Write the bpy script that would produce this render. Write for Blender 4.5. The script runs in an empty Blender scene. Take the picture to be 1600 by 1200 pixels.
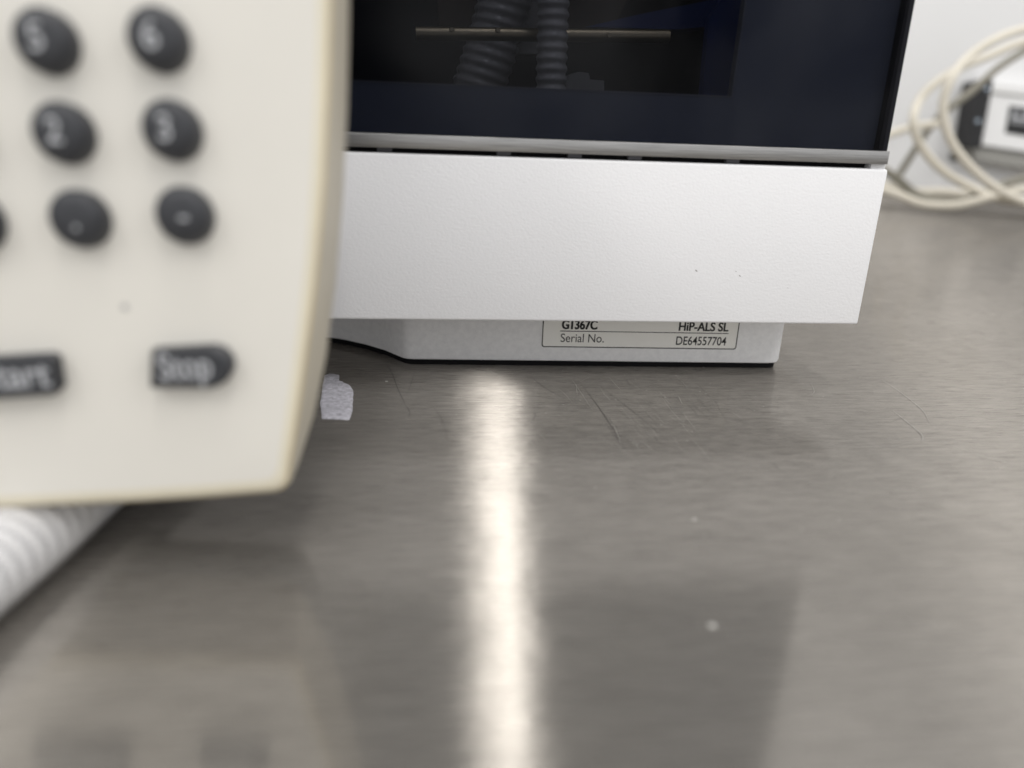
import bpy, bmesh, math, random
from math import radians, sin, cos, tan, pi
from mathutils import Vector, Matrix
random.seed(7)
S = bpy.context.scene
COL = S.collection

# ------------------------------------------------------------------ camera
H, PITCH, ROLL, YAW, FPX = 0.09, radians(20), radians(2.3), radians(6.5), 1202.0
Fw = Vector((sin(YAW)*cos(PITCH), cos(YAW)*cos(PITCH), -sin(PITCH)))
R0 = Vector((cos(YAW), -sin(YAW), 0)); U0 = R0.cross(Fw)
Rt = R0*cos(ROLL) + U0*sin(ROLL); Up = Rt.cross(Fw)
CAM = Vector((0, 0, H))
cd = bpy.data.cameras.new('camera'); co = bpy.data.objects.new('camera', cd); COL.objects.link(co)
co.matrix_world = Matrix(((Rt.x, Up.x, -Fw.x, 0), (Rt.y, Up.y, -Fw.y, 0), (Rt.z, Up.z, -Fw.z, H), (0, 0, 0, 1)))
cd.sensor_width = 36; cd.lens = 36*FPX/1600; cd.clip_start = 0.005; cd.clip_end = 50
cd.dof.use_dof = True; cd.dof.focus_distance = 0.262; cd.dof.aperture_fstop = 5.8
S.camera = co

# ------------------------------------------------------------------ light
w = bpy.data.worlds.new('World'); S.world = w; w.use_nodes = True
w.node_tree.nodes['Background'].inputs[0].default_value = (0.985, 0.99, 1.0, 1)
w.node_tree.nodes['Background'].inputs[1].default_value = 0.78
def area_lamp(x, y, z, sx, sy, power, col=(1, 0.975, 0.94)):
    l = bpy.data.lights.new('area_lamp', 'AREA'); l.shape = 'RECTANGLE'; l.size = sx; l.size_y = sy
    l.energy = power; l.color = col
    o = bpy.data.objects.new('area_lamp', l); COL.objects.link(o); o.location = (x, y, z)
area_lamp(0.200, -0.40, 1.75, 0.05, 2.2, 11.5)      # twin tubes of one ceiling fitting
area_lamp(0.142, -0.40, 1.75, 0.06, 2.2, 4.5)
area_lamp(-1.25, -1.2, 1.75, 0.4, 1.2, 12)  # added fill from the left front, no known fitting
area_lamp(1.8, -1.0, 1.75, 0.4, 1.3, 13)  # added fill from the right, for the upright fronts
S.view_settings.view_transform = 'Standard'; S.view_settings.look = 'None'
S.view_settings.exposure = 0.24; S.view_settings.gamma = 1
S.cycles.use_denoising = True; S.cycles.max_bounces = 10; S.cycles.transparent_max_bounces = 12

# ------------------------------------------------------------------ measuring (a point of the photograph to a point of the place)
def ray(x, y): return Fw + Rt*((x-800)/FPX) - Up*((y-600)/FPX)
def onz(x, y, z=0.0):
    d = ray(x, y); return CAM + d*((z-H)/d.z)
def onY(x, y, Y):
    d = ray(x, y); return CAM + d*(Y/d.y)

# ------------------------------------------------------------------ materials
def new_mat(name):
    m = bpy.data.materials.new(name); m.use_nodes = True
    return m, m.node_tree.nodes, m.node_tree.links, m.node_tree.nodes['Principled BSDF']
def mat(name, col, rough=0.5, metal=0.0, spec=0.5, var=0.0, vscale=60, bump=0.0, bscale=800, bdist=0.0003, stretch=(1, 1, 1)):
    m, N, L, b = new_mat(name)
    b.inputs['Base Color'].default_value = (*col, 1); b.inputs['Roughness'].default_value = rough
    b.inputs['Metallic'].default_value = metal; b.inputs['Specular IOR Level'].default_value = spec
    tc = N.new('ShaderNodeTexCoord'); mp = N.new('ShaderNodeMapping'); mp.inputs['Scale'].default_value = stretch
    L.new(tc.outputs['Object'], mp.inputs['Vector'])
    if var:
        n = N.new('ShaderNodeTexNoise'); n.inputs['Scale'].default_value = vscale; n.inputs['Detail'].default_value = 6
        n.inputs['Roughness'].default_value = 0.65
        L.new(mp.outputs['Vector'], n.inputs['Vector'])
        mx = N.new('ShaderNodeMix'); mx.data_type = 'RGBA'
        mx.inputs[6].default_value = (*[c*(1-var) for c in col], 1); mx.inputs[7].default_value = (*[min(1, c*(1+var*0.6)) for c in col], 1)
        L.new(n.outputs['Fac'], mx.inputs[0]); L.new(mx.outputs[2], b.inputs['Base Color'])
        r = N.new('ShaderNodeMapRange'); r.inputs['To Min'].default_value = rough*0.85; r.inputs['To Max'].default_value = min(1, rough*1.15)
        L.new(n.outputs['Fac'], r.inputs['Value']); L.new(r.outputs[0], b.inputs['Roughness'])
    if bump:
        n2 = N.new('ShaderNodeTexNoise'); n2.inputs['Scale'].default_value = bscale; n2.inputs['Detail'].default_value = 3
        L.new(mp.outputs['Vector'], n2.inputs['Vector'])
        bp = N.new('ShaderNodeBump'); bp.inputs['Strength'].default_value = bump; bp.inputs['Distance'].default_value = bdist
        L.new(n2.outputs['Fac'], bp.inputs['Height']); L.new(bp.outputs['Normal'], b.inputs['Normal'])
    return m

def steel_mat():
    m, N, L, b = new_mat('brushed_steel')
    N.remove(b)
    out = N['Material Output']
    tc = N.new('ShaderNodeTexCoord')
    def noise(scale, stretch, detail=5, rough=0.6, rot=0):
        mp = N.new('ShaderNodeMapping'); mp.inputs['Scale'].default_value = stretch; mp.inputs['Rotation'].default_value = (0, 0, rot)
        n = N.new('ShaderNodeTexNoise'); n.inputs['Scale'].default_value = scale; n.inputs['Detail'].default_value = detail
        n.inputs['Roughness'].default_value = rough
        L.new(tc.outputs['Object'], mp.inputs['Vector']); L.new(mp.outputs['Vector'], n.inputs['Vector'])
        return n.outputs['Fac']
    def rng(v, a, b_, c, d):
        r = N.new('ShaderNodeMapRange'); r.inputs['From Min'].default_value = a; r.inputs['From Max'].default_value = b_
        r.inputs['To Min'].default_value = c; r.inputs['To Max'].default_value = d; L.new(v, r.inputs['Value']); return r.outputs[0]
    def mul(a, b_):
        k = N.new('ShaderNodeMath'); k.operation = 'MULTIPLY'
        for i, v in enumerate((a, b_)):
            if isinstance(v, float): k.inputs[i].default_value = v
            else: L.new(v, k.inputs[i])
        return k.outputs[0]
    brush = noise(800, (0.07, 1.0, 1), 6, 0.7)
    brush2 = noise(1900, (0.05, 1.0, 1), 4, 0.7)
    patch = noise(26, (1, 1.3, 1), 7, 0.62)
    flakes = noise(240, (0.7, 1.5, 1), 8, 0.72, radians(32))
    # a worn, stained zone in front of the machine's foot
    vd = N.new('ShaderNodeVectorMath'); vd.operation = 'DISTANCE'; vd.inputs[1].default_value = (.075, .215, 0)
    L.new(tc.outputs['Object'], vd.inputs[0]); zone = rng(vd.outputs['Value'], .015, .085, 1.0, 0.12)
    fl = rng(flakes, .44, .58, -.08, .09)
    fz = N.new('ShaderNodeMath'); fz.operation = 'MULTIPLY_ADD'; L.new(fl, fz.inputs[0]); L.new(zone, fz.inputs[1]); fz.inputs[2].default_value = 1
    wipe = noise(34, (0.22, 1.4, 1), 5, 0.6, radians(-38))
    mod = mul(rng(wipe, .3, .7, .95, 1.05), mul(mul(rng(brush, .4, .6, .93, 1.07), rng(brush2, .4, .6, .88, 1.12)), rng(patch, .3, .7, .965, 1.035)))
    mod = mul(mod, fz.outputs[0])
    col = N.new('ShaderNodeMix'); col.data_type = 'RGBA'; col.blend_type = 'MULTIPLY'; col.inputs[0].default_value = 1
    col.inputs[6].default_value = (0.325, 0.305, 0.278, 1); L.new(mod, col.inputs[7])
    bp = N.new('ShaderNodeBump'); bp.inputs['Strength'].default_value = 0.35; bp.inputs['Distance'].default_value = 0.00003
    ad = N.new('ShaderNodeMath'); ad.operation = 'ADD'; L.new(brush, ad.inputs[0]); L.new(brush2, ad.inputs[1])
    L.new(ad.outputs[0], bp.inputs['Height'])
    wv = N.new('ShaderNodeBump'); wv.inputs['Strength'].default_value = 1.0; wv.inputs['Distance'].default_value = 0.00011
    L.new(noise(38, (1, 1, 1), 3, .5), wv.inputs['Height']); L.new(wv.outputs[0], bp.inputs['Normal'])
    tg = N.new('ShaderNodeTangent'); tg.direction_type = 'UV_MAP'; tg.uv_map = 'UVMap'
    def metal(rough, aniso, bump=True):
        g = N.new('ShaderNodeBsdfAnisotropic'); g.distribution = 'GGX'
        g.inputs['Anisotropy'].default_value = aniso
        L.new(mul(rng(patch, .3, .7, rough*0.92, rough*1.08), rng(brush2, .4, .6, .78, 1.22) if bump else 1.0), g.inputs['Roughness'])
        L.new(col.outputs[2], g.inputs['Color']); L.new(tg.outputs[0], g.inputs['Tangent'])
        if bump: L.new(bp.outputs[0], g.inputs['Normal'])
        return g.outputs[0]
    a = metal(0.31, 0.9); c = metal(0.115, 0.4, False)
    m1 = N.new('ShaderNodeMixShader'); L.new(a, m1.inputs[1]); L.new(c, m1.inputs[2])
    L.new(rng(patch, .35, .65, .42, .54), m1.inputs[0])
    df = N.new('ShaderNodeBsdfDiffuse'); L.new(col.outputs[2], df.inputs[0])
    m2 = N.new('ShaderNodeMixShader'); m2.inputs[0].default_value = 0.22
    L.new(m1.outputs[0], m2.inputs[1]); L.new(df.outputs[0], m2.inputs[2])
    L.new(m2.outputs[0], out.inputs['Surface'])
    return m

def tinted_glass():
    m, N, L, b = new_mat('tinted_glass'); N.remove(b)
    t = N.new('ShaderNodeBsdfTransparent'); t.inputs[0].default_value = (0.52, 0.525, 0.55, 1)
    g = N.new('ShaderNodeBsdfGlossy'); g.inputs['Roughness'].default_value = 0.25; g.inputs[0].default_value = (1, 1, 1, 1)
    mx = N.new('ShaderNodeMixShader'); tc = N.new('ShaderNodeTexCoord'); n = N.new('ShaderNodeTexNoise')
    n.inputs['Scale'].default_value = 14; n.inputs['Detail'].default_value = 4; n.inputs['Distortion'].default_value = 1.2
    r = N.new('ShaderNodeMapRange'); r.inputs['From Min'].default_value = .42; r.inputs['From Max'].default_value = .68
    r.inputs['To Min'].default_value = .002; r.inputs['To Max'].default_value = .011
    L.new(tc.outputs['Object'], n.inputs['Vector']); L.new(n.outputs['Fac'], r.inputs['Value']); L.new(r.outputs[0], mx.inputs[0])
    L.new(t.outputs[0], mx.inputs[1]); L.new(g.outputs[0], mx.inputs[2]); L.new(mx.outputs[0], N['Material Output'].inputs['Surface'])
    return m

def sheath_mat():
    m, N, L, b = new_mat('clear_white_sheath'); b.inputs['Base Color'].default_value = (.88, .875, .875, 1); b.inputs['Roughness'].default_value = .3
    t = N.new('ShaderNodeBsdfTransparent'); t.inputs[0].default_value = (.95, .95, .96, 1)
    mx = N.new('ShaderNodeMixShader'); mx.inputs[0].default_value = .58
    L.new(b.outputs[0], mx.inputs[1]); L.new(t.outputs[0], mx.inputs[2]); L.new(mx.outputs[0], N['Material Output'].inputs['Surface']); return m

M = dict(
    sheath=sheath_mat(),
    steel=steel_mat(),
    wall=mat('wall_paint', (.80, .80, .80), .6, var=.04, vscale=6, bump=.1, bscale=300),
    white=mat('white_textured_plastic', (.885, .885, .90), .55, var=.025, vscale=40, bump=.5, bscale=1500, bdist=.00018, stretch=(.75, 1, 1)),
    housing=mat('housing_plastic', (.74, .74, .75), .5, var=.03),
    base=mat('grey_painted_metal', (.92, .92, .94), .5, var=.22, vscale=520, bump=.12, bscale=900),
    black=mat('black_plastic', (.018, .018, .02), .45, var=.2),
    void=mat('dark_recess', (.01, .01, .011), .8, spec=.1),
    clip=mat('recess_clip', (.10, .10, .11), .6),
    frame=mat('navy_printed_border', (.13, .15, .205), .5, spec=.1, var=.12, vscale=12),
    glass=tinted_glass(),
    edge=mat('glass_edge', (.006, .006, .009), .2, spec=.15),
    alu=mat('brushed_aluminium', (.42, .415, .41), .38, metal=1, var=.6, vscale=2200, stretch=(.03, 1, 1), bump=.6, bscale=4200, bdist=.00006),
    label=mat('label_foil', (.90, .89, .85), .4, var=.04, vscale=200),
    ink=mat('black_ink', (.012, .012, .012), .6),
    face=mat('beige_plastic', (.785, .76, .70), .42, var=.07, vscale=22, bump=.15, bscale=1500, bdist=.0001),
    rim=mat('yellowed_plastic', (.80, .67, .42), .45, var=.30, vscale=70),
    rim_pale=mat('pale_yellowed_plastic', (.79, .735, .59), .42, var=.12, vscale=60),
    side=mat('aged_side_plastic', (.60, .55, .45), .5, var=.22, vscale=60),
    key=mat('dark_grey_rubber', (.036, .038, .044), .42, var=.12, vscale=200),
    legend=mat('grey_white_print', (.45, .46, .48), .6),
    hose=mat('translucent_hose', (.70, .71, .75), .35, var=.05),
    rib=mat('white_spiral_rib', (.86, .85, .85), .4, var=.03),
    cable=mat('cream_cable', (.72, .675, .575), .45, var=.05, vscale=30),
    gcable=mat('grey_cable', (.25, .235, .19), .5, var=.06),
    paper=mat('tape_scrap', (.52, .51, .56), .5, var=.95, vscale=650, bump=.8, bscale=900, bdist=.0003),
    silver=mat('white_metal_case', (.93, .93, .93), .35, var=.03),
    shade=mat('case_shaded_grey', (.36, .355, .33), .5),  # grey holds the shade of the case's lower face
    screw=mat('steel_screw', (.45, .52, .60), .25, metal=1),
    tube=mat('grey_corrugated_hose', (.33, .33, .33), .28, spec=.6, var=.1),
    rail=mat('brass_rail', (.42, .36, .25), .35, metal=1, var=.2, vscale=200),
    inner=mat('dark_interior', (.018, .021, .032), .6),
    brown=mat('brown_interior', (.075, .055, .045), .6),
    blue=mat('blue_tray', (.02, .045, .20), .4),
    scratch_d=mat('dark_scratch', (.06, .056, .05), .6),
    scratch_l=mat('bright_scratch', (.40, .385, .355), .45, metal=.3),
    speck=mat('dried_speck', (.45, .44, .41), .6),
    dust=mat('grey_dust', (.40, .385, .36), .6, var=.6, vscale=120),
    mark=mat('grey_scuff', (.42, .41, .40), .7),
)

# ------------------------------------------------------------------ builders
def link(name, bm, m, parent=None, smooth=False):
    me = bpy.data.meshes.new(name); bmesh.ops.recalc_face_normals(bm, faces=bm.faces); bm.to_mesh(me); bm.free()
    for k in (m if isinstance(m, (list, tuple)) else [m]): me.materials.append(k)
    if smooth:
        for p in me.polygons: p.use_smooth = True
    o = bpy.data.objects.new(name, me); COL.objects.link(o)
    if parent: o.parent = parent
    return o
def tag(o, label=None, cat=None, group=None, kind=None):
    for k, v in (('label', label), ('category', cat), ('group', group), ('kind', kind)):
        if v: o[k] = v
    return o
def empty(name, loc=(0, 0, 0)):
    o = bpy.data.objects.new(name, None); o.empty_display_size = .02; COL.objects.link(o); o.location = loc; return o
def box_bm(x0, x1, y0, y1, z0, z1, bev=0, seg=2, bm=None):
    bm = bm or bmesh.new(); r = bmesh.ops.create_cube(bm, size=1)
    for v in r['verts']: v.co = Vector((x0+(v.co.x+.5)*(x1-x0), y0+(v.co.y+.5)*(y1-y0), z0+(v.co.z+.5)*(z1-z0)))
    if bev:
        es = list({e for v in r['verts'] for e in v.link_edges}); bmesh.ops.bevel(bm, geom=es, offset=bev, segments=seg, affect='EDGES', profile=.5)
    return bm
def box(name, a, m, parent=None, bev=0, seg=2): return link(name, box_bm(*a, bev=bev, seg=seg), m, parent, smooth=False)
def smooth_by_angle(o, ang=35):
    me = o.data
    for p in me.polygons: p.use_smooth = True
    bm = bmesh.new(); bm.from_mesh(me)
    for e in bm.edges:
        if len(e.link_faces) == 2 and e.calc_face_angle() > radians(ang): e.smooth = False
    bm.to_mesh(me); bm.free(); return o
def loft(name, loops, mats, parent, mat_of=None, cap=(True, True), smooth=True):
    bm = bmesh.new(); rows = [[bm.verts.new(p) for p in lp] for lp in loops]; n = len(rows[0])
    for i in range(len(rows)-1):
        for j in range(n):
            f = bm.faces.new((rows[i][j], rows[i][(j+1) % n], rows[i+1][(j+1) % n], rows[i+1][j]))
            f.material_index = mat_of(i) if mat_of else 0
    if cap[0]: bm.faces.new(rows[0]).material_index = mat_of(-1) if mat_of else 0
    if cap[1]: bm.faces.new(rows[-1][::-1]).material_index = mat_of(len(rows)-1) if mat_of else 0
    o = link(name, bm, mats, parent)
    return smooth_by_angle(o, 40) if smooth else o
def spline(pts, n=12):
    P = [Vector(p) for p in pts]; P = [P[0]*2-P[1]] + P + [P[-1]*2-P[-2]]; out = []
    for i in range(1, len(P)-2):
        a, b, c, d = P[i-1:i+3]
        for k in range(n):
            t = k/n; out.append(.5*((2*b)+(c-a)*t+(2*a-5*b+4*c-d)*t*t+(3*b-a-3*c+d)*t**3))
    out.append(P[-2]); return out
def resample(path, step):
    out = [path[0]]; acc = 0
    for a, b in zip(path, path[1:]):
        d = (b-a).length
        while acc+d >= step:
            t = (step-acc)/d; a = a.lerp(b, t); d = (b-a).length; acc = 0; out.append(a.copy())
        acc += d
    return out
def frames(path):
    t0 = (path[1]-path[0]).normalized(); nrm = t0.orthogonal().normalized(); out = []
    for i, p in enumerate(path):
        t = (path[min(i+1, len(path)-1)]-path[max(i-1, 0)]).normalized()
        nrm = (nrm - t*nrm.dot(t)).normalized(); out.append((p, nrm, t.cross(nrm)))
    return out
def tube(name, path, r, m, parent=None, sides=16, ripple=0, pitch=1, helix=0):
    bm = bmesh.new(); rows = []; s = 0; prev = path[0]
    for p, a, b in frames(path):
        s += (p-prev).length; prev = p
        rows.append([bm.verts.new(p+(a*cos(2*pi*k/sides)+b*sin(2*pi*k/sides))*(r+ripple*cos(2*pi*s/pitch-helix*2*pi*k/sides))) for k in range(sides)])
    for A, B in zip(rows, rows[1:]):
        for k in range(sides): bm.faces.new((A[k], A[(k+1) % sides], B[(k+1) % sides], B[k]))
    bm.faces.new(rows[0]); bm.faces.new(rows[-1][::-1])
    return smooth_by_angle(link(name, bm, m, parent), 60)
def text(name, s, size, m, parent, mtx, sx=1.0, bold=0.0, align='LEFT', depth=.00003):
    c = bpy.data.curves.new(name, 'FONT'); c.body = s; c.size = size; c.align_x = align; c.offset = bold; c.extrude = depth
    o = bpy.data.objects.new(name, c); COL.objects.link(o)
    me = bpy.data.meshes.new_from_object(o.evaluated_get(bpy.context.evaluated_depsgraph_get()))
    bpy.data.objects.remove(o); bpy.data.curves.remove(c)
    me.name = name; me.transform(mtx @ Matrix.Diagonal((sx, 1, 1, 1))); me.materials.clear(); me.materials.append(m)
    t = bpy.data.objects.new(name, me); COL.objects.link(t); t.parent = parent; return t
def flat(name, pts, z0, z1, m, parent=None):
    bm = bmesh.new(); a = [bm.verts.new((p[0], p[1], z0)) for p in pts]; b = [bm.verts.new((p[0], p[1], z1)) for p in pts]; n = len(a)
    for j in range(n): bm.faces.new((a[j], a[(j+1) % n], b[(j+1) % n], b[j]))
    bm.faces.new(b); bm.faces.new(a[::-1]); return link(name, bm, m, parent)

# ------------------------------------------------------------------ setting: worktop and wall
bm = box_bm(-1.6, 1.6, -.55, .95, -.04, 0, bev=.003)
uv = bm.loops.layers.uv.new('UVMap')
for f in bm.faces:
    for l in f.loops: l[uv].uv = (l.vert.co.x, l.vert.co.y)
top = tag(link('worktop', bm, M['steel']), 'brushed stainless steel worktop with scratches and a bright lamp streak', kind='structure')
tag(box('wall', (-2.4, 2.4, .953, 1.05, -.3, 2.2), M['wall']), 'plain white wall behind the steel worktop', kind='structure')

def ribbon(pix, wpx, m, z):
    pts = [onz(x, y) for x, y in pix]; pts = spline(pts, 6); bm = bmesh.new(); L_, R_ = [], []
    for i, p in enumerate(pts):
        t = (pts[min(i+1, len(pts)-1)]-pts[max(i-1, 0)]).normalized(); n = Vector((-t.y, t.x, 0))
        u = i/(len(pts)-1); wd = wpx*.00009*(.35+.65*sin(pi*u))
        L_.append(bm.verts.new((p.x+n.x*wd, p.y+n.y*wd, z))); R_.append(bm.verts.new((p.x-n.x*wd, p.y-n.y*wd, z)))
    for i in range(len(pts)-1): bm.faces.new((L_[i], R_[i], R_[i+1], L_[i+1]))
    o = link('scratch', bm, m, top); return o
SCR = [
    ([(603, 566), (612, 582), (621, 606), (634, 634)], 1.3, 'd'), ([(634, 634), (640, 644), (638, 656)], 1.0, 'd'),
    ([(829, 588), (850, 605), (882, 623)], 1.0, 'd'), ([(650, 574), (644, 594), (637, 615)], .6, 'd'),
    ([(893, 592), (905, 610), (925, 640)], .8, 'l'), ([(905, 596), (945, 650), (975, 702)], .9, 'd'),
    ([(930, 598), (985, 640), (1045, 690)], .7, 'd'), ([(900, 600), (902, 618)], .8, 'l'),
    ([(955, 655), (965, 680), (972, 700)], .8, 'l'), ([(1378, 594), (1405, 612), (1440, 640), (1452, 660)], 1.0, 'l'),
    ([(1395, 642), (1420, 662), (1440, 680), (1441, 690)], 1.3, 'l'), ([(1283, 695), (1330, 699), (1390, 698), (1440, 688)], .7, 'l'),
    ([(1268, 600), (1272, 612), (1268, 618)], .8, 'l'),
    ([(835, 644), (836, 650), (832, 658)], .9, 'd'), ([(560, 658), (600, 660)], .6, 'd'), ([(700, 690), (690, 655), (672, 630)], .5, 'd'),
    ([(1060, 620), (1066, 632)], 1.0, 'l'), ([(1325, 540), (1360, 552)], .6, 'l'), ([(1470, 690), (1530, 712), (1600, 730)], .6, 'l'),
]
for i, (p, wd, k) in enumerate(SCR): ribbon(p, wd, M['scratch_'+k], .00006+.00001*i)
for x, y, r in ((1085, 812, .00045), (1113, 978, .0007), (604, 596, .0005)):
    p = onz(x, y); flat('dried_speck', [(p.x+r*cos(a*pi/4)*(1+.2*(a % 2)), p.y+r*sin(a*pi/4)) for a in range(8)], .0003 - .0004, .0001, M['speck'], top)

for nm, mk, cnt, sd in (('fine_scratches', 'scratch_d', 46, 5), ('fine_scratches', 'scratch_l', 64, 6)):
    bm = bmesh.new(); R_ = random.Random(sd)
    for k in range(cnt):                       # fine drag marks, densest in front of the base
        x, y = (R_.gauss(985, 75), R_.uniform(584, 690)) if k % 4 else (R_.uniform(600, 1560), R_.uniform(590, 760))
        ln = R_.uniform(6, 46); sl = R_.gauss(1.0, .35); p, q = onz(x, y), onz(x+ln, y+ln*sl*(1 if k % 4 else R_.uniform(-.6, .6)))
        m_ = p.lerp(q, .5)+Vector((R_.uniform(-1, 1), R_.uniform(-1, 1), 0))*(q-p).length*.04
        d_ = (q-p).normalized(); n2 = Vector((-d_.y, d_.x, 0))*R_.uniform(.00002, .00006); zz = .0003-.00001*0+.000001*k-.00025
        V_ = [bm.verts.new((*(u.xy), zz)) for u in (p, m_-n2, q, m_+n2)]; bm.faces.new(V_)
    tag(link(nm, bm, M[mk], top), kind='stuff')
bm = bmesh.new(); R_ = random.Random(11)
for k in range(150):                           # crumbs and grit, thickest along the foot of the machine
    x, y = (R_.gauss(1010, 130), 574+abs(R_.gauss(0, 55))) if k < 110 else (R_.uniform(650, 1500), R_.uniform(600, 1000))
    p = onz(x, y); r = R_.uniform(.00006, .00020); q = bmesh.ops.create_icosphere(bm, subdivisions=1, radius=r, matrix=Matrix.Translation((p.x, p.y, r*.3)) @ Matrix.Diagonal((R_.uniform(.6, 1.6), R_.uniform(.6, 1.4), .5, 1)))
tag(link('dust', bm, M['dust'], top), kind='stuff')

# ------------------------------------------------------------------ the bench instrument
YP, YB, XR = .2385, .2632, .1442           # front panel, base front, right side
ins = tag(empty('laboratory_instrument', (0, 0, 0)), 'white bench instrument with dark glass door and overhanging front panel on the steel worktop', 'laboratory instrument')
ZT0, ZT1 = .0765, .0805
box('housing', (-.2, XR-.002, YP+.022, .62, .0275, .0735), M['housing'], ins, .002)
smooth_by_angle(box('front_panel', (-.2, XR, YP, YP+.0215, .0242, .0750), M['white'], ins, .0008, 3))
for x, y, r in ((1088, 423, .0005), (1156, 431, .0004), (1231, 450, .0002), (1150, 424, .00025)):
    p = onY(x, y, YP-.00002); bm = bmesh.new(); bmesh.ops.create_circle(bm, cap_ends=True, segments=8, radius=r, matrix=Matrix.Translation(p) @ Matrix.Rotation(.6, 4, 'Y') @ Matrix.Diagonal((1, 1, .45, 1)) @ Matrix.Rotation(pi/2, 4, 'X')); link('scuff', bm, M['mark'], bpy.data.objects['front_panel'])
box('panel_gap', (-.198, XR-.006, YP+.004, YP+.03, .0735, .0790), M['void'], ins)
for x in (600, 788, 900, 995, 1150):
    p = onY(x, 247, YP); box('clip', (p.x-.0022, p.x+.0022, YP+.0022, YP+.0045, .0752, .0775), M['clip'], ins, .0003)
smooth_by_angle(box('corner_cap', (XR-.0055, XR-.0006, YP+.001, YP+.02, .0748, .0768), M['housing'], ins, .0003))

# base with its curved left flank and rounded right corner
Lc = [onz(x, y, .002) for x, y in ((635, 562), (600, 549), (570, 540), (540, 533), (515, 529))]
YB0, YB1 = Lc[0].y - .0008, YB - .0012
plan = [(-.10, .60), (-.10, .302), (-.06, .298)] + [(p.x, p.y) for p in Lc[:0:-1]]
plan += [(-.0100, YB0+.0016), (-.0082, YB0+.0004), (-.0060, YB0)]
rc = .0055; xr = .1318
plan += [(xr-rc+rc*sin(a), YB1+rc-rc*cos(a)) for a in (0, .4, .8, 1.2, 1.57)] + [(xr+.001, .60)]
def inset(pl, d):
    out = []; n = len(pl)
    for i in range(n):
        a, b, c = Vector(pl[i-1]), Vector(pl[i]), Vector(pl[(i+1) % n])
        t1, t2 = (b-a).normalized(), (c-b).normalized(); nn = (Vector((-t1.y, t1.x))+Vector((-t2.y, t2.x)))
        nn = nn.normalized()/max(.4, math.sqrt(max(.01, (1+t1.dot(t2))/2))); out.append(tuple(b+nn*d))
    return out
area = sum(plan[i-1][0]*plan[i][1]-plan[i][0]*plan[i-1][1] for i in range(len(plan)))
sg = 1 if area > 0 else -1
loft('base', [[(*p, .0022) for p in inset(plan, .0008*sg)], [(*p, .0025) for p in inset(plan, .0002*sg)], [(*p, .0032) for p in plan], [(*p, .0285) for p in plan]], [M['base']], ins)
loft('base_gap_shade', [[(*p, .0002) for p in inset(plan, .0013*sg)], [(*p, .0024) for p in inset(plan, .0013*sg)]], [M['void']], ins)  # black strip fills the gap under the base, standing for its shade
for x, y in ((.01, .285), (.105, .285), (.01, .55), (.105, .55)):
    bm = bmesh.new(); bmesh.ops.create_cone(bm, cap_ends=True, segments=20, radius1=.007, radius2=.0075, depth=.0024, matrix=Matrix.Translation((x, y, .0012))); link('foot', bm, M['black'], ins)

# rating label on the base
ang = math.atan2(YB1-YB0, xr-rc+.006)
def lab(x, y):                                # a point on the base front
    n = Vector((sin(ang), -cos(ang), 0)).normalized(); n = Vector((-sin(ang), cos(ang), 0)); q = Vector((-.006, YB0, 0)); d = ray(x, y)
    return CAM + d*((q-CAM).dot(n)/d.dot(n))
A, B = lab(846, 542), lab(1146, 546)
dirx = (B-A).normalized(); nrm = Vector((sin(ang), -cos(ang), 0)); diru = nrm.cross(dirx).normalized()
if diru.z < 0: diru = -diru
nrm = dirx.cross(diru).normalized()            # towards the viewer
if nrm.y > 0: nrm = -nrm
LM = Matrix(((dirx.x, diru.x, nrm.x, A.x), (dirx.y, diru.y, nrm.y, A.y), (dirx.z, diru.z, nrm.z, A.z), (0, 0, 0, 1)))
Wl = (B-A).length + .0009; Hl = .0195
def L2(x, y):
    p = LM.inverted() @ lab(x, y); return p.x, p.y
def rr(x0, x1, y0, y1, r):
    o = []
    for cx, cy, a0 in ((x1-r, y0+r, -90), (x1-r, y1-r, 0), (x0+r, y1-r, 90), (x0+r, y0+r, 180)):
        o += [(cx+r*cos(radians(a0+k*22.5)), cy+r*sin(radians(a0+k*22.5))) for k in range(5)]
    return o
def plate(name, pl, z0, z1, m, parent):
    bm = bmesh.new(); a = [bm.verts.new(LM @ Vector((*p, z0))) for p in pl]; b = [bm.verts.new(LM @ Vector((*p, z1))) for p in pl]; n = len(a)
    for j in range(n): bm.faces.new((a[j], a[(j+1) % n], b[(j+1) % n], b[j]))
    bm.faces.new(b); bm.faces.new(a[::-1]); return link(name, bm, m, parent)
rl = plate('rating_label', rr(0, Wl, 0, Hl, .0009), -.0006, .00012, M['label'], ins)
def ring(name, o_, i_, z0, z1, m, parent):
    bm = bmesh.new(); n = len(o_)
    V = [[bm.verts.new(LM @ Vector((*p, z))) for p in pl] for pl, z in ((o_, z0), (o_, z1), (i_, z1), (i_, z0))]
    for k in range(3):
        for j in range(n): bm.faces.new((V[k][j], V[k][(j+1) % n], V[k+1][(j+1) % n], V[k+1][j]))
    return link(name, bm, m, parent)
ring('label_border', rr(0, Wl, 0, Hl, .0009), rr(.00036, Wl-.00036, .00036, Hl-.00036, .0007), .0001, .00016, M['ink'], rl)
x0, y0 = L2(875, 516.5); x1, y1 = L2(1138, 521.5); ym = (y0+y1)/2
plate('label_rule', [(x0, ym-.00014), (x1, ym-.00014), (x1, ym+.00014), (x0, ym+.00014)], .0001, .00016, M['ink'], rl)
def put(s, px, py, cap, sx, bold, align='LEFT'):
    x, y = L2(px, py); text('lettering', s, cap/.70, M['ink'], rl, LM @ Matrix.Translation((x, y, .00014)), sx, bold, align)
put('G1367C', 877, 513.5, .0033, .80, .00012)
put('HiP-ALS SL', 1137, 517.5, .0033, .86, .00008, 'RIGHT')
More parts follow.
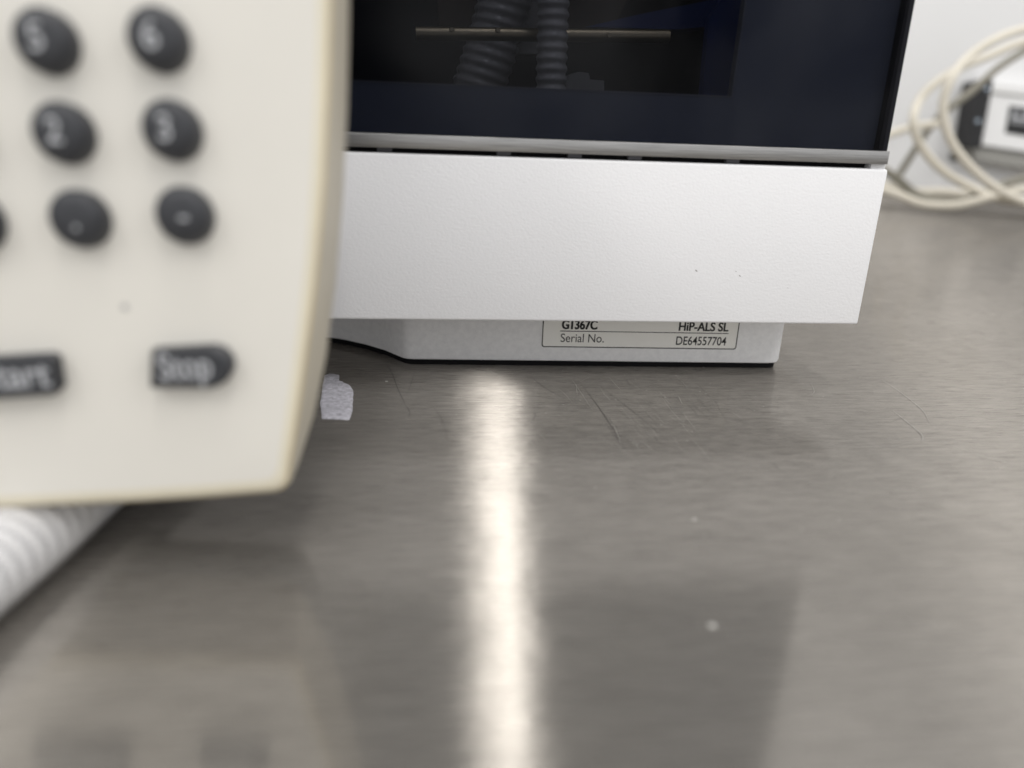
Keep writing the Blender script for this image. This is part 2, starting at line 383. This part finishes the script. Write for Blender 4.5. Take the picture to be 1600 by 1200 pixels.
put('G1367C', 877.9, 513.5, .0033, .80, .00010)
put('HiP-ALS SL', 1137.6, 517.5, .0033, .86, .00006, 'RIGHT')
put('Serial No.', 875, 534, .0032, .88, 0)
put('DE64557704', 1134, 539.5, .0032, .80, .00004, 'RIGHT')

# glass door
DT = .27
P1 = onY(1390, 240, YP); P2 = onY(1435, 0, YP); slope = (P2.x-P1.x)/(P2.z-P1.z)
def dx(z): return P1.x + slope*(z-P1.z)
def slab(name, x0, xa, z0, z1, ya, yb, m, parent, back=0):
    bm = bmesh.new(); V = []
    for y, k in ((ya, 0), (yb, back)):
        V.append([bm.verts.new((x0, y, z0)), bm.verts.new((xa(z0)+k, y, z0)), bm.verts.new((xa(z1)+k, y, z1)), bm.verts.new((x0, y, z1))])
    for j in range(4): bm.faces.new((V[0][j], V[0][(j+1) % 4], V[1][(j+1) % 4], V[1][j]))
    bm.faces.new(V[0][::-1]); bm.faces.new(V[1]); return link(name, bm, m, parent)
door = slab('glass_door', -.198, lambda z: dx(z)-.0022, ZT1, DT, YP+.0005, YP+.0035, M['glass'], ins)
slab('dark_edge', XR-.004, lambda z: dx(z)-.0003, ZT1, DT, YP+.0012, YP+.011, M['edge'], door).data.transform(Matrix.Identity(4))
smooth_by_angle(box('trim_strip', (-.199, XR-.0009, YP-.0004, YP+.006, ZT0, ZT1), M['alu'], door, .0003, 2))
# printed border behind the glass, with the window opening in it
wA, wB = onY(1143, 150, YP+.005), onY(1165, 0, YP+.005); wl = onY(560, 130, YP+.005)
ws = (wB.x-wA.x)/(wB.z-wA.z); zw = (wA.z+wl.z)/2
def wx(z): return wA.x + ws*(z-zw)
slab('printed_border', XR-.05, lambda z: dx(z)-.0030, ZT1, DT, YP+.0045, YP+.0065, M['frame'], door)
door_parts = bpy.data.objects['printed_border']; bpy.data.objects.remove(door_parts)
bm = bmesh.new()
ring_o = [(-.196, ZT1-.001), (dx(ZT1)-.003, ZT1-.001), (dx(DT)-.003, DT), (-.196, DT)]
ring_i = [(-.17, zw), (wx(zw), zw), (wx(DT-.02), DT-.02), (-.17, DT-.02)]
V = [[bm.verts.new((p[0], y, p[1])) for p in pl] for pl, y in ((ring_o, YP+.0062), (ring_o, YP+.0042), (ring_i, YP+.0042), (ring_i, YP+.0062))]
for k in range(4):
    for j in range(4): bm.faces.new((V[k][j], V[k][(j+1) % 4], V[(k+1) % 4][(j+1) % 4], V[(k+1) % 4][j]))
link('printed_border', bm, M['frame'], door)
# thin gasket line round the window
g = .0004
bm = bmesh.new(); gi = [(-.17+g, zw+g), (wx(zw)-g, zw+g), (wx(DT-.02)-g, DT-.02-g), (-.17+g, DT-.02-g)]
V = [[bm.verts.new((p[0], y, p[1])) for p in pl] for pl, y in ((ring_i, YP+.0075), (ring_i, YP+.0040), (gi, YP+.0040), (gi, YP+.0075))]
for k in range(4):
    for j in range(4): bm.faces.new((V[k][j], V[k][(j+1) % 4], V[(k+1) % 4][(j+1) % 4], V[(k+1) % 4][j]))
link('window_gasket', bm, mat('gasket', (.14, .15, .19), .5), door)

# interior behind the door
YI0, YI1 = YP+.012, .40
bm = bmesh.new()
x0_, x1_, z0_, z1_ = -.195, XR-.008, .080, DT
v = [bm.verts.new(p) for p in ((x0_, YI0, z0_), (x1_, YI0, z0_), (x1_, YI1, z0_), (x0_, YI1, z0_), (x0_, YI0, z1_), (x1_, YI0, z1_), (x1_, YI1, z1_), (x0_, YI1, z1_))]
for f in ((0, 1, 2, 3), (2, 3, 7, 6), (0, 3, 7, 4), (1, 2, 6, 5), (4, 5, 6, 7)): bm.faces.new([v[i] for i in f])
link('interior_liner', bm, M['inner'], ins)
box('top_cover', (-.2, XR, YI0+.001, .62, DT+.001, DT+.006), M['housing'], ins, .001)
box('rear_body', (-.2, XR-.001, .405, .62, .0745, DT), M['housing'], ins, .002)
box('side_cover', (XR-.007, XR-.0035, YP+.013, .404, .0745, DT), M['housing'], ins, .0004)
def onYl(x, y, Y): return onY(x, y, Y)
a, b = onY(795, -30, .30), onY(738, 165, .30)
tube('corrugated_hose', resample(spline([a+Vector((.004, 0, .05)), a, b, b+Vector((-.003, 0, -.004))], 40), .0006), .0094, M['tube'], ins, 24, .0004, .0036, 1)
a, b = onY(866, -40, .262), onY(860, 165, .262)
tube('corrugated_hose', resample([a+Vector((0, 0, .06)), a, b], .0004), .0048, M['tube'], ins, 24, .00032, .0031, 0)
a, b = onY(650, 52, .275), onY(1060, 57, .275)
rail = tube('guide_rail', resample([a, b], .004), .0021, M['rail'], ins, 16)
for x, y in ((706, 46), (778, 47), (952, 55)):
    p = onY(x, y, .2725); bm = bmesh.new(); bmesh.ops.create_cone(bm, cap_ends=True, segments=12, radius1=.0009, radius2=.0007, depth=.0012, matrix=Matrix.Translation(p) @ Matrix.Rotation(pi/2, 4, 'X')); link('rail_screw', bm, M['rail'], ins)
def interior(name, pix, Y, th, m):
    bm = bmesh.new(); A_ = [bm.verts.new(onY(x, y, Y)) for x, y in pix]; B_ = [bm.verts.new(onY(x, y, Y)+Vector((0, th, 0))) for x, y in pix]; n = len(A_)
    for j in range(n): bm.faces.new((A_[j], A_[(j+1) % n], B_[(j+1) % n], B_[j]))
    bm.faces.new(A_); bm.faces.new(B_[::-1]); return link(name, bm, m, ins)
interior('support_column', [(828, -60), (846, -60), (844, 84), (806, 84)], .312, .01, M['tube'])
interior('rear_bracket', [(680, -60), (800, -60), (790, 45), (688, 45)], .335, .02, M['brown'])
interior('rear_plate', [(880, -60), (1010, -60), (960, 40), (885, 50)], .335, .02, M['brown'])
interior('blue_tray', [(915, 42), (1000, 22), (1160, -10), (1180, -10), (1120, 40), (1060, 46)], .300, .03, M['blue'])
interior('blue_wall_reflection', [(1108, 30), (1140, -20), (1165, -20), (1142, 160), (1096, 160)], .272, .004, M['blue'])  # blue sheet stands for a reflection on the inner side wall
interior('tube_fitting', [(884, 120), (905, 112), (920, 114), (922, 124), (944, 126), (944, 145), (884, 143)], .285, .012, M['tube'])

# ------------------------------------------------------------------ hand-held controller hanging in front
DK = .125
Rm = Matrix(((.9983, .0105, -.0580), (-.0075, .9986, .0526), (.0585, -.0521, .9969)))
O = CAM + ray(266, 203)*DK
ctl = tag(empty('handheld_controller'), 'beige handheld keypad controller with dark grey number keys hanging in front of the instrument', 'controller')
ctl.matrix_world = Matrix.Translation(O) @ Rm.to_4x4()
CI = ctl.matrix_world.inverted(); n_ = Vector((Rm[0][1], Rm[1][1], Rm[2][1]))
def loc(x, y, dep=0.0):                       # a point of the controller in its own axes (right, depth, up)
    d = ray(x, y); q = O + n_*dep; return CI @ (CAM + d*((q-CAM).dot(n_)/d.dot(n_)))
ul = -.083; vt = .085                          # left side and top, outside the picture
fr = [(516, -40), (516, 0), (514, 80), (511, 160), (506, 280), (497, 400), (484, 510), (469, 620), (456, 705), (449, 752), (442, 766), (428, 771), (330, 779), (225, 786), (110, 792), (0, 797)]
bk = [(546, -40), (546, 0), (545, 80), (543, 170), (536, 310), (525, 440), (509, 560), (490, 650), (468, 720), (456, 752), (446, 762), (430, 767), (330, 775), (225, 782), (110, 788), (0, 793)]
dep = .017
Fp = [loc(x, y) for x, y in fr]; Bp = [loc(x, y, dep) for x, y in bk]
def close(P, d, k):
    x0 = P[0].x; e = P[-1]
    return [Vector((P[0].x-.008, d, vt)), Vector((P[0].x-.001, d, vt-.008))] + [Vector((p.x, d, p.z)) for p in P] + \
           [Vector((ul+.006, d, e.z-(e.x-ul)*.012)), Vector((ul-k, d, e.z+.006)), Vector((ul-k-.004, d, .03)), Vector((ul-k, d, vt-.008)), Vector((ul+.008, d, vt))]
ctr = Vector((-.025, 0, .01))
def shrink(P, s, d): return [Vector((ctr.x+(p.x-ctr.x)*s, d, ctr.z+(p.z-ctr.z)*s)) for p in P]
F0 = close(Fp, 0, 0); B0 = close(Bp, dep, .003)
loops = [shrink(F0, .962, -.0002), shrink(F0, .982, 0.0000), shrink(F0, .992, .0003), shrink(F0, .9975, .0008), shrink(F0, 1, .0016), [a.lerp(b, .5)+Vector((0, 0, 0)) for a, b in zip(F0, B0)], B0, shrink(B0, .975, dep+.004), shrink(B0, .94, dep+.020), shrink(B0, .86, dep+.024)]
loft('body', loops, [M['face'], M['rim_pale'], M['rim'], M['side'], M['black']], ctl, lambda i: 0 if i < 0 else (1 if i < 2 else (2 if i < 4 else (3 if i < 6 else 4))))  # unseen back shell made deep and black to darken the steel below
FY = -.0002
SX, SZ = .01669, .01340
def key_at(u, v, legend, lsz=.0056):
    rx, rz = .0045, .0048; hh = .0040
    prof = [(1.0, 0), (1.0, hh*.35), (.97, hh*.62), (.88, hh*.82), (.72, hh*.94), (.45, hh*1.0), (.2, hh*1.02)]
    lp = [[(u+rx*s*cos(2*pi*k/28)-.0002*h/hh, FY-h+.0008*(h == 0), v+rz*s*sin(2*pi*k/28)+.0007*h/hh) for k in range(28)] for s, h in prof]
    kk = loft('key', lp, [M['key']], ctl)
    if legend:
        mx = Matrix.Translation((u-.0002-.0016+(.0014 if legend in '.-' else 0), FY-hh*1.03, v+.0007-.0019)) @ Matrix.Rotation(pi/2, 4, 'X')
        text('legend', legend, lsz, M['legend'], kk, mx, .95, .00006)
    return kk
LEG = [['4', '5', '6'], ['1', '2', '3'], ['0', '.', '-']]
ku, kv = 0, 0
for i in range(-2, 3):
    for j in range(3):
        if i < 0 and False: continue
        lg = LEG[i][j] if i >= 0 else None
        if i < -1: continue
        if i == -1: continue
        key_at((j-2)*SX+.0009, (1-i)*SZ-.0004, lg)
def bar_key(pix, legend, tx, ty, lsz, sx=.74):
    P = [loc(x, y) for x, y in pix]; c = sum(P, Vector())/len(P); hh = .0034
    def lp(s, h): return [Vector((p.x-(.0005*(1 if p.x > c.x else -1) if s < 1 else 0), FY-h, p.z-(.0005*(1 if p.z > c.z else -1) if s < 1 else 0))) for p in P]
    kk = loft('key', [lp(1, -.0008), lp(1, hh*.8), lp(.9, hh), ], [M['key']], ctl)
    q = loc(tx, ty, FY-hh)
    text('legend', legend, lsz, M['legend'], kk, Matrix.Translation((q.x, FY-hh-.00005, q.z)) @ Matrix.Rotation(pi/2, 4, 'X'), sx, .00008)
def arc(cx, cy, rx, ry, a0, a1, n=9): return [(cx+rx*cos(radians(a0+(a1-a0)*k/(n-1))), cy-ry*sin(radians(a0+(a1-a0)*k/(n-1)))) for k in range(n)]
bar_key([(244, 598), (246, 541), (335, 536)] + arc(336, 567, 33, 31, 85, -85) + [(335, 599)], 'Stop', 250, 593, .0066)
bar_key([(-62, 620), (-62, 557), (85, 549), (97, 553), (105, 600), (98, 609)], 'Start', -30, 608, .0066, .90)
q = loc(195, 480, FY); 
bm = bmesh.new(); bmesh.ops.create_circle(bm, cap_ends=True, segments=10, radius=.0006, matrix=Matrix.Translation((q.x, FY-.00006, q.z)) @ Matrix.Rotation(pi/2, 4, 'X')); link('scuff', bm, M['mark'], ctl)
# hanging bracket from the top of the instrument to the controller's back
hx = -.03
bmh = box_bm(hx-.012, hx+.012, dep+.0245, dep+.0265, .04, .150)
box_bm(hx-.012, hx+.012, dep+.0245, .175, .150, .152, bm=bmh)
link('hanger', bmh, M['alu'], ctl)

# ------------------------------------------------------------------ loose things on the worktop
pts = [(507, 591), (515, 588), (530, 590), (529, 597), (546, 604), (552, 612), (551, 640), (546, 656), (503, 655), (500, 630)]
P_ = [onz(x, y) for x, y in pts]; R_ = random.Random(3); out_ = []
for a_, b_ in zip(P_, P_[1:]+P_[:1]):
    for k in range(6): out_.append(a_.lerp(b_, k/6)+Vector((R_.uniform(-1, 1), R_.uniform(-1, 1), 0))*(.00013 if k else .00005))
c_ = sum(out_, Vector())/len(out_); bm = bmesh.new(); rings = []
for sc in (1, .97, .8, .6, .4, .2):
    rings.append([bm.verts.new((c_.x+(p.x-c_.x)*sc, c_.y+(p.y-c_.y)*sc, (.00012 if sc == 1 else .00025)+(R_.uniform(0, .00016) if sc < 1 else 0)+(.0005*max(0, (p.y-c_.y))/.009*sc if sc < 1.1 else 0))) for p in out_])
low = [bm.verts.new((p.x, p.y, -.0002)) for p in out_]; n = len(out_)
for A_, B_ in zip([low]+rings, rings):
    for k in range(n): bm.faces.new((A_[k], A_[(k+1) % n], B_[(k+1) % n], B_[k]))
bm.faces.new(rings[-1])
tag(link('tape_scrap', bm, M['paper'], None, True), 'small torn scrap of whitish tape on the steel beside the controller', 'tape scrap')

hr = .0084
hp = [onz(-330, 1150, hr), onz(-160, 990, hr), onz(50, 830, hr), onz(160, 740, hr), onz(260, 675, hr), onz(330, 630, hr)]
hpath = resample(spline(hp, 30), .0008)
hs = tag(empty('drain_hose'), 'translucent white ribbed hose lying on the steel under the controller', 'hose')
tube('hose_wall', hpath, hr, M['sheath'], hs, 32)
tube('hose_core', hpath, hr-.0026, M['hose'], hs, 20)
fr_ = frames(hpath); pit = .0034; hel = []
step = (hpath[1]-hpath[0]).length
for i in range(0, (len(fr_)-1)*4):
    k, f = divmod(i, 4); p = fr_[k][0].lerp(fr_[k+1][0], f/4); a, b = fr_[k][1], fr_[k][2]
    th = 2*pi*(i*step/4)/pit; hel.append(p+(a*cos(th)+b*sin(th))*(hr-.0016))
tube('spiral_rib', resample(hel, .0010), .0010, M['rib'], hs, 8)
bp_ = resample(spline([onz(-220, 900, .0035), onz(-60, 835, .0035), onz(10, 808, .0035), onz(60, 770, .0035), onz(100, 730, .0035)], 12), .002)
tag(tube('black_cable', bp_, .0035, M['black']), 'black cable end showing beside the ribbed hose at the left edge', 'cable')

# cables heaped at the wall
def cable(pix, r, m, label, name='coiled_cable'):
    pts = [onY(x, y, Y) for x, y, Y in pix]
    for p in pts: p.z = max(p.z, r)
    return tag(tube(name, resample(spline(pts, 14), .004), r, m, None, 14), label, 'cable', 'cables heaped by the wall')
cable([(1680, 34, .76), (1600, 46, .75), (1555, 62, .74), (1515, 88, .74), (1488, 120, .73), (1475, 155, .73), (1475, 188, .73), (1488, 224, .73), (1512, 256, .73), (1545, 286, .73), (1585, 309, .73), (1660, 340, .73)], .0042, M['cable'], 'cream cable whose tall arc crosses in front of the metal box end')
cable([(1680, 54, .79), (1600, 66, .79), (1545, 88, .79), (1500, 106, .78), (1462, 130, .78), (1437, 156, .78), (1427, 186, .77), (1433, 216, .77), (1452, 246, .77), (1482, 273, .77), (1520, 294, .77), (1560, 310, .76), (1640, 322, .75)], .0042, M['cable'], 'cream cable making the left smaller arc between instrument and metal box')
cable([(1700, 20, .87), (1600, 80, .87), (1560, 106, .87), (1520, 141, .87), (1490, 164, .87), (1462, 188, .88), (1436, 224, .89), (1408, 268, .90), (1390, 296, .90)], .0042, M['gcable'], 'thin grey cable running diagonally behind the cream arcs', 'grey_cable')
cable([(1340, 224, .82), (1385, 211, .82), (1425, 199, .82), (1460, 194, .82), (1481, 193, .825)], .0042, M['cable'], 'cream cable running level from behind the door into the box end')
cable([(1340, 245, .79), (1385, 268, .79), (1410, 286, .79), (1432, 304, .78), (1465, 314, .77), (1505, 314, .77), (1540, 300, .79), (1580, 284, .82), (1680, 262, .84)], .0044, M['gcable'], 'grey cable dipping to the worktop beside the front panel edge', 'grey_cable')
cable([(1330, 280, .81), (1390, 292, .81), (1430, 300, .81), (1470, 300, .82), (1520, 303, .82), (1600, 296, .82), (1680, 290, .82)], .0050, M['cable'], 'cream cable lying along the foot of the wall')
cable([(1340, 284, .77), (1400, 303, .765), (1440, 318, .76), (1490, 321, .755), (1525, 314, .755), (1560, 306, .75), (1590, 312, .745), (1620, 322, .74), (1700, 335, .74)], .0042, M['cable'], 'cream cable end lying lowest on the worktop at the right edge')

# metal box fixed to the wall
YX = .925
bx = tag(empty('power_box', tuple(onY(1620, 250, YX))), 'white metal power box with black end plate on the wall behind the cables', 'power supply')
bx.matrix_world = Matrix.Translation(bx.location)
def bpt(x, y, Y): return onY(x, y, Y) - bx.location
def prism(name, pix, Y, Y2, m, parent, shift=(0, 0)):
    bm = bmesh.new(); A_ = [bm.verts.new(bpt(x, y, Y)) for x, y in pix]; B_ = []
    for v_ in A_: B_.append(bm.verts.new((v_.co.x+shift[0], Y2-bx.location.y, v_.co.z+shift[1])))
    n = len(A_)
    for j in range(n): bm.faces.new((A_[j], A_[(j+1) % n], B_[(j+1) % n], B_[j]))
    bm.faces.new(A_); bm.faces.new(B_[::-1]); bmesh.ops.bevel(bm, geom=list(bm.edges), offset=.0006, segments=1, affect='EDGES')
    return link(name, bm, m, parent)
case = prism('case', [(1551, 128), (1800, 158), (1775, 262), (1534, 227)], YX, .9525, M['silver'], bx)
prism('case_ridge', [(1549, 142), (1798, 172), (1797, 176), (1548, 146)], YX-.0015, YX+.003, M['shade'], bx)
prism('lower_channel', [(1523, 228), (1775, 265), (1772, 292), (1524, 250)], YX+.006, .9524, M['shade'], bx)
ep = prism('end_plate', [(1531, 129), (1553, 124), (1533, 232), (1514, 232)], YX-.004, .9524, M['black'], bx)
for x, y in ((1541, 140), (1527, 190)):
    bm = bmesh.new(); bmesh.ops.create_uvsphere(bm, u_segments=12, v_segments=8, radius=.0032, matrix=Matrix.Translation(bpt(x, y, YX-.0045))); link('screw', bm, M['screw'], ep, True)
bm = bmesh.new(); bmesh.ops.create_uvsphere(bm, u_segments=12, v_segments=8, radius=.0068, matrix=Matrix.Translation(bpt(1492, 244, YX+.01))); link('rubber_bumper', bm, M['black'], bx, True)
prism('nameplate', [(1578, 165), (1650, 174), (1640, 219), (1571, 208)], YX-.001, YX+.002, M['black'], bx)
pr = prism('nameplate_print', [(1584, 170), (1648, 178), (1643, 200), (1579, 192)], YX-.0016, YX, M['legend'], bx)
prism('printed_mark', [(1587, 172), (1602, 174), (1599, 183), (1592, 184)], YX-.0022, YX-.0012, M['black'], bx)
prism('printed_mark', [(1582, 187), (1640, 194), (1640, 196), (1581, 189)], YX-.0022, YX-.0012, M['black'], bx)
